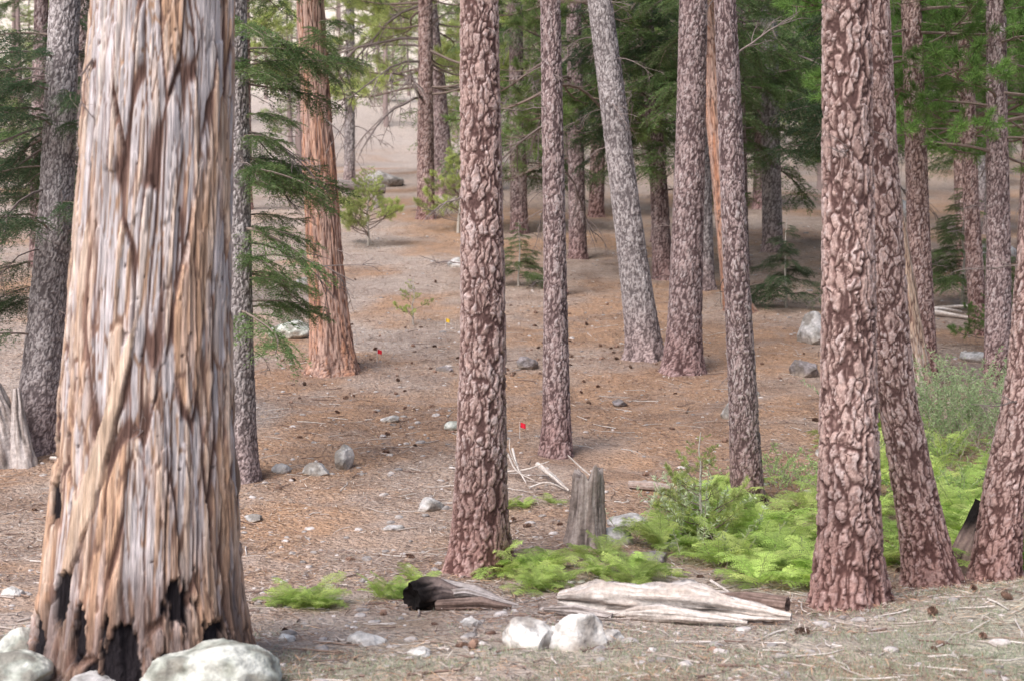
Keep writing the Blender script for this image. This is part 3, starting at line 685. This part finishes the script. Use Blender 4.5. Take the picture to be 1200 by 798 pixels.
def fern_patch(n, x0, x1, y0, y1, s0, s1, seed):
    r = random.Random(seed); xm = (x0+x1)/2; ym = (y0+y1)/2; z0 = hs(xm, ym)
    e = bpy.data.objects.new('fern_patch', None); COL.objects.link(e); e.location = (xm, ym, z0)
    for i in range(n):
        a = r.uniform(0, 6.28); q = math.sqrt(r.random()); x = xm+math.cos(a)*q*(x1-x0)/2; y = ym+math.sin(a)*q*(y1-y0)/2
        obj('fern_%d' % i, r.choice(FERN), e, (x-xm, y-ym, hs(x, y)-z0-.02), (r.uniform(-.25, .25), r.uniform(-.25, .25), r.uniform(0, 6.28)), r.uniform(s0, s1))
fern_patch(60, 1.2, 3.1, 10.2, 13.8, .6, 1.1, 1)
fern_patch(56, 2.9, 4.8, 10.9, 14.4, .8, 1.35, 2)
fern_patch(22, -.2, 1.3, 10.0, 11.4, .4, .75, 3)
fern_patch(8, -1.65, -1.2, 9.2, 9.8, .4, .7, 4)
fern_patch(6, -1.0, -.55, 9.8, 10.4, .4, .6, 5)
fern_patch(20, 3.6, 5.6, 14, 17, .8, 1.3, 6)
fern_patch(5, -.1, .4, 13, 13.6, .3, .45, 7)

# ------------------------------------------------------------ shrubs
def shrub(X, Y, n, L, sp, leafc, seed, name='willow_shrub', lean=.45):
    r = np.random.default_rng(seed); A = Acc()
    for k in range(n):
        a = r.uniform(0, 6.28); l = L*r.uniform(.5, 1); b = np.array([r.normal(0, sp*.4), r.normal(0, sp*.4), -.03]); d = unit(np.array([math.cos(a)*lean, math.sin(a)*lean, 1.]))
        P = [b]
        for i in range(9): d = unit(d+r.normal(0, .08, 3)+np.array([math.cos(a), math.sin(a), -.6])*.04); P.append(P[-1]+d*l/9)
        P = np.array(P); V, Q = tube(P, np.linspace(.004, .0012, 10), 4); A.add(V, Q, np.array([.46, .38, .34])*r.uniform(.6, 1.2), 0)
        m = int(95*l); t = r.uniform(.15, 1, m)*9; i0 = np.minimum(t.astype(int), 8); O = P[i0]+(P[i0+1]-P[i0])*(t-i0)[:, None]
        D = unit(r.normal(0, .8, (m, 3))+[0, 0, .5]); V, Q = blades(O, D, r.uniform(.025, .06, m), .0065, unit(np.cross(D, r.normal(0, 1, (m, 3))))); A.add(V, Q, np.repeat(np.array(leafc)*r.uniform(.7, 1.3, (m, 1)), 4, 0), 1)
    return obj(name, A.mesh(name, [M_TWIG, M_FERN]), None, (X, Y, hs(X, Y)))
shrub(5.0, 16.2, 110, 1.25, 1.0, (.42, .54, .30), 1)
shrub(5.7, 17.0, 60, 1.2, .8, (.36, .46, .25), 2)
shrub(4.4, 14.8, 50, .8, .8, (.45, .57, .25), 3)
shrub(2.75, 14.2, 40, .6, .6, (.45, .58, .26), 4, 'low_shrub')
shrub(4.0, 13.3, 40, .6, .6, (.34, .46, .18), 5, 'low_shrub')
shrub(1.9, 11.4, 20, .5, .5, (.45, .53, .28), 6, 'low_shrub')
shrub(1.55, 12.3, 40, .8, .7, (.55, .62, .42), 7, 'low_shrub')

# ------------------------------------------------------------ wood
def rough_tube(P, Rr, seed, amp=.25, na=40, nr=120, col=([.62, .57, .53], [.36, .30, .27]), char=None, jag=0, flat=1.0):
    P = np.asarray(P, float); s = np.linspace(0, 1, len(P)); t = np.linspace(0, 1, nr)
    C = np.stack([np.interp(t, s, P[:, i]) for i in range(3)], -1); k = np.ones(9)/9
    C2 = np.stack([np.convolve(np.pad(C[:, i], 4, mode='edge'), k, 'valid') for i in range(3)], -1); C = C2
    rad = np.interp(t, np.linspace(0, 1, len(Rr)), Rr)
    T = unit(np.gradient(C, axis=0)); ref = np.array([0, 0, 1.]) if abs(T[:, 2]).mean() < .7 else np.array([0, 1., 0]); Aa = unit(np.cross(T, ref)); B = np.cross(Aa, T)
    th = np.arange(na)/na*2*np.pi; ct, st = np.cos(th), np.sin(th); L = np.linalg.norm(np.diff(C, axis=0), axis=1).sum()
    tt, cc = np.meshgrid(t*L, ct, indexing='ij'); _, sn = np.meshgrid(t, st, indexing='ij')
    g = fbm(cc*2.5+seed, sn*2.5, tt*2.2, 4, seed); g2 = fbm(cc*9+seed, sn*9, tt*4, 3, seed+5)
    rr_ = rad[:, None]*(1+amp*(g-.5)*2+amp*.6*(g2-.5)*2)
    V = C[:, None]+rr_[..., None]*(cc[..., None]*Aa[:, None]+flat*sn[..., None]*B[:, None])
    if jag:
        e = (vn(cc*3+seed, sn*3, 0, seed+9)-.5)*jag; V = V+T[:, None]*(e*ss(.75, 1, t)[:, None])[..., None]
    colr = mixc(col[0], col[1], ss(.35, .65, g2)); colr = mixc(colr, np.array(col[1])*.35, ss(.58, .70, 1-g)*.85)
    if char is not None:
        cm = char(tt/L, cc, sn, g); colr = mixc(colr, [.015, .012, .012], cm)
    V = V.reshape(-1, 3); i = np.arange(nr-1)[:, None]*na; j = np.arange(na)[None]; kk = (j+1) % na
    Q = np.stack([i+j, i+kk, i+na+kk, i+na+j], -1).reshape(-1, 4)
    Vc = [V]; Qc = [Q]; cl = [colr.reshape(-1, 3)]; n0 = len(V)
    for e, off in ((0, 1), (nr-1, -1)):
        ring = V[e*na:(e+1)*na]; c = ring.mean(0)+T[e]*off*rad[e]*.35; mid = c+(ring-c)*.5
        Vc += [mid, np.tile(c, (na, 1))]; a0 = e*na+np.arange(na); m0 = n0+np.arange(na); c0 = n0+na+np.arange(na)
        Qc += [np.stack([a0, np.roll(a0, -1), np.roll(m0, -1), m0], -1), np.stack([m0, np.roll(m0, -1), np.roll(c0, -1), c0], -1)]
        ec = colr[e].reshape(-1, 3); cl += [ec*.6, ec*.35]; n0 += 2*na
    return np.concatenate(Vc), np.concatenate(Qc), np.concatenate(cl)
def gp3(x, y, dz): return [x, y, hs(x, y)+dz]
def wood(name, parts):
    A = Acc()
    for p in parts: A.add(*p[:3], 0)
    return obj(name, A.mesh(name, [M_WOOD], True))
WH = ([.74, .69, .66], [.50, .43, .39]); GR = ([.52, .47, .46], [.33, .28, .26]); DKW = ([.30, .22, .19], [.16, .11, .095])
wood('fallen_log', [rough_tube([gp3(.30, 9.15, .08), gp3(.7, 8.95, .10), gp3(1.2, 8.7, .08), gp3(1.68, 8.5, .05)], [.04, .11, .085, .12, .06, .02], 3, .75, 56, 180, col=WH),
                    rough_tube([gp3(.32, 9.3, .08), gp3(.6, 9.2, .14), gp3(.95, 9.0, .10)], [.03, .06, .05, .015], 4, .6, col=WH),
                    rough_tube([gp3(1.0, 9.0, .10), gp3(1.3, 8.85, .09), gp3(1.55, 8.75, .04)], [.02, .04, .015], 24, .5, col=GR),
                    rough_tube([gp3(.7, 8.75, .04), gp3(1.0, 8.55, .06), gp3(1.4, 8.40, .03)], [.02, .05, .03, .01], 5, .7, col=WH),
                    rough_tube([gp3(.2, 9.0, .03), gp3(.4, 8.85, .05), gp3(.62, 8.75, .02)], [.01, .035, .02], 25, .5, col=GR)])
wood('fallen_log', [rough_tube([gp3(1.25, 9.35, .04), gp3(1.5, 9.15, .06), gp3(1.75, 9.0, .05)], [.04, .055, .05], 7, .25, col=DKW)])
wood('charred_log', [rough_tube([gp3(-.66, 9.25, .08), gp3(-.5, 9.38, .10), gp3(-.1, 9.55, .04)], [.09, .10, .08, .03, .01], 9, .5, col=([.34, .26, .23], [.17, .13, .12]), char=lambda t, c, s, g: ss(.5, .15, t+.5*(g-.5))),
                     rough_tube([gp3(-.5, 9.25, .03), gp3(-.2, 9.2, .04), gp3(.0, 9.15, .02)], [.03, .04, .01], 10, .5, col=DKW),
                     rough_tube([gp3(-.5, 9.6, .16), gp3(-.25, 9.55, .10), gp3(-.02, 9.45, .02)], [.02, .04, .008], 11, .5, col=GR),
                     rough_tube([gp3(-.6, 9.5, .05), gp3(-.3, 9.35, .10), gp3(.05, 9.3, .02)], [.03, .03, .006], 12, .5, col=GR)])
z = hs(.615, 11.9)
wood('tree_stump', [rough_tube([[.60, 11.9, z-.1], [.615, 11.9, z+.15], [.625, 11.9, z+.35], [.64, 11.9, z+.60]], [.19, .155, .14, .13, .125], 13, .28, 72, 110, col=([.50, .43, .40], [.26, .21, .19]), jag=.22)])
z = hs(3.60, 11.2)
wood('charred_stump', [rough_tube([[3.46, 11.0, z-.1], [3.52, 11.0, z+.12], [3.60, 11.0, z+.30], [3.72, 11.0, z+.52]], [.15, .125, .12, .13], 14, .25, 60, 90, col=([.34, .25, .22], [.20, .14, .13]), char=lambda t, c, s, g: ss(.55, .8, t+.3*(g-.5)))])
z = hs(-5.55, 15.4)
wood('broken_snag', [rough_tube([[-5.45, 15.3, z-.1], [-5.5, 15.3, z+.3], [-5.58, 15.3, z+.7], [-5.75, 15.3, z+1.25]], [.27, .2, .15, .09, .03], 15, .45, 60, 90, col=GR, jag=.3),
                     rough_tube([[-5.2, 15.2, z-.1], [-5.28, 15.25, z+.3], [-5.33, 15.3, z+.8]], [.14, .10, .04], 16, .45, col=GR),
                     rough_tube([[-5.8, 15.2, z-.1], [-5.7, 15.25, z+.25], [-5.6, 15.3, z+.5]], [.12, .10, .04], 17, .45, col=GR)])
wood('fallen_log', [rough_tube([gp3(-8.6, 46, .95), gp3(-6.4, 46, .85), gp3(-4.1, 46.5, .6)], [.20, .19, .15], 18, .15, col=([.36, .32, .31], [.2, .17, .16])),
                    rough_tube([gp3(-6.6, 46.2, -.1), gp3(-6.55, 46.2, .4), gp3(-6.5, 46.2, .8)], [.2, .16, .14], 28, .2, col=([.36, .32, .31], [.2, .17, .16])),
                    rough_tube([gp3(-4.4, 46.5, -.1), gp3(-4.4, 46.5, .3), gp3(-4.35, 46.5, .55)], [.2, .16, .12], 29, .2, col=([.36, .32, .31], [.2, .17, .16]))])
wood('fallen_log', [rough_tube([gp3(1.15, 14.0, .04), gp3(1.35, 13.9, .05), gp3(1.55, 13.85, .04)], [.035, .045, .03], 19, .25, col=([.36, .27, .24], [.5, .44, .41]))])
def bleached(name, X, Y, segs):
    A = Acc()
    for (pp, rad) in segs:
        P = np.array([[X+a, Y+b, hs(X+a, Y+b)+c] for a, b, c in pp]); V, Q, C = rough_tube(P, [rad, rad*.8, rad*.35], int(abs(P[0, 0])*100) % 50+20, .15, 10, 24, col=WH); A.add(V, Q, C, 0)
    return obj(name, A.mesh(name, [M_WOOD], True))
bleached('fallen_branch', .25, 14.2, [([(0, .5, .12), (.15, 0, .1), (.32, -.45, .03)], .03), ([(-.25, .6, .28), (-.2, .2, .12), (-.1, -.1, .02)], .014), ([(-.3, .1, .3), (-.22, .1, .1), (0, .0, .03)], .01), ([(-.32, .3, .05), (-.1, .1, .12), (.15, .15, .22)], .012), ([(-.2, .2, .12), (-.28, .2, .3), (-.27, .2, .42)], .008), ([(.3, .3, .25), (.5, .1, .1), (.65, -.1, .02)], .008), ([(-.1, -.3, .02), (.1, -.2, .08), (.3, -.3, .02)], .01)])
bleached('fallen_branch', 7.6, 26.0, [([(-.6, .5, .05), (0, 0, .1), (.7, -.5, .05)], .07), ([(-.3, 0, .1), (.2, 0, .15), (.7, .1, .05)], .04), ([(0, .4, .05), (.6, .2, .15), (1.2, 0, .2)], .04)])
bleached('fallen_branch', 1.3, 9.9, [([(-.2, .1, .03), (.1, 0, .05), (.4, -.1, .02)], .015), ([(.1, .2, .1), (.2, 0, .05), (.25, -.2, .01)], .01)])
bleached('fallen_branch', -4.6, 15.2, [([(-.4, .1, .05), (0, 0, .06), (.4, -.1, .02)], .02)])

def flag(X, Y, c, s):
    A = Acc(); V, Q = tube(np.array([[0, 0, -.05], [0, 0, .12*s], [.004, 0, .3*s]]), .003, 6); A.add(V, Q, [.7, .7, .7], 0)
    u = np.linspace(0, 1, 6); v = np.linspace(0, 1, 4); U, W = np.meshgrid(u, v, indexing='ij')
    P = np.stack([.004+U*.10*s, .012*np.sin(U*6), .2*s+W*.09*s-.02*U], -1).reshape(-1, 3); i = np.arange(5)[:, None]*4+np.arange(3)[None]; Q = np.stack([i, i+1, i+5, i+4], -1).reshape(-1, 4)
    A.add(P, Q, c, 0); P2 = P.copy(); P2[:, 1] += .003; A.add(P2, Q, c, 0)
    obj('survey_flag', A.mesh('survey_flag', [M_LITTER]), None, (X, Y, hs(X, Y)))
flag(.09, 16.5, (.75, .03, .06), .65); flag(-2.05, 21.6, (.7, .03, .05), .7); flag(-1.15, 24.6, (.75, .5, .05), .7)

# ------------------------------------------------------------ light, camera
w = bpy.data.worlds.new('World'); SC.world = w; w.use_nodes = True
nt = w.node_tree; nt.nodes.clear()
sky = nt.nodes.new('ShaderNodeTexSky'); sky.sky_type = 'NISHITA'; sky.sun_disc = False
sky.sun_elevation = math.radians(48); sky.sun_rotation = math.radians(215); sky.dust_density = 5; sky.air_density = 1.1; sky.ozone_density = 2.0
bg = nt.nodes.new('ShaderNodeBackground'); bg.inputs['Strength'].default_value = .15
wo = nt.nodes.new('ShaderNodeOutputWorld'); nt.links.new(sky.outputs[0], bg.inputs[0]); nt.links.new(bg.outputs[0], wo.inputs[0])
sd = bpy.data.lights.new('sun', 'SUN'); sd.energy = 3.4; sd.angle = math.radians(45); sd.color = (1, .97, .96)
so = obj('sun', sd); so.rotation_euler = (math.radians(42), 0, math.radians(-35)); so.location = (-10, -10, 30)
cd = bpy.data.cameras.new('camera'); cd.lens = 50; cd.sensor_width = 36; cd.clip_end = 3000; cd.clip_start = .1
cd.dof.use_dof = True; cd.dof.focus_distance = 13; cd.dof.aperture_fstop = 2.8
co = obj('camera', cd); co.location = (0, 0, 1.7); co.rotation_euler = (math.radians(90), 0, 0); SC.camera = co
SC.view_settings.view_transform = 'Standard'; SC.view_settings.look = 'None'; SC.view_settings.exposure = 0
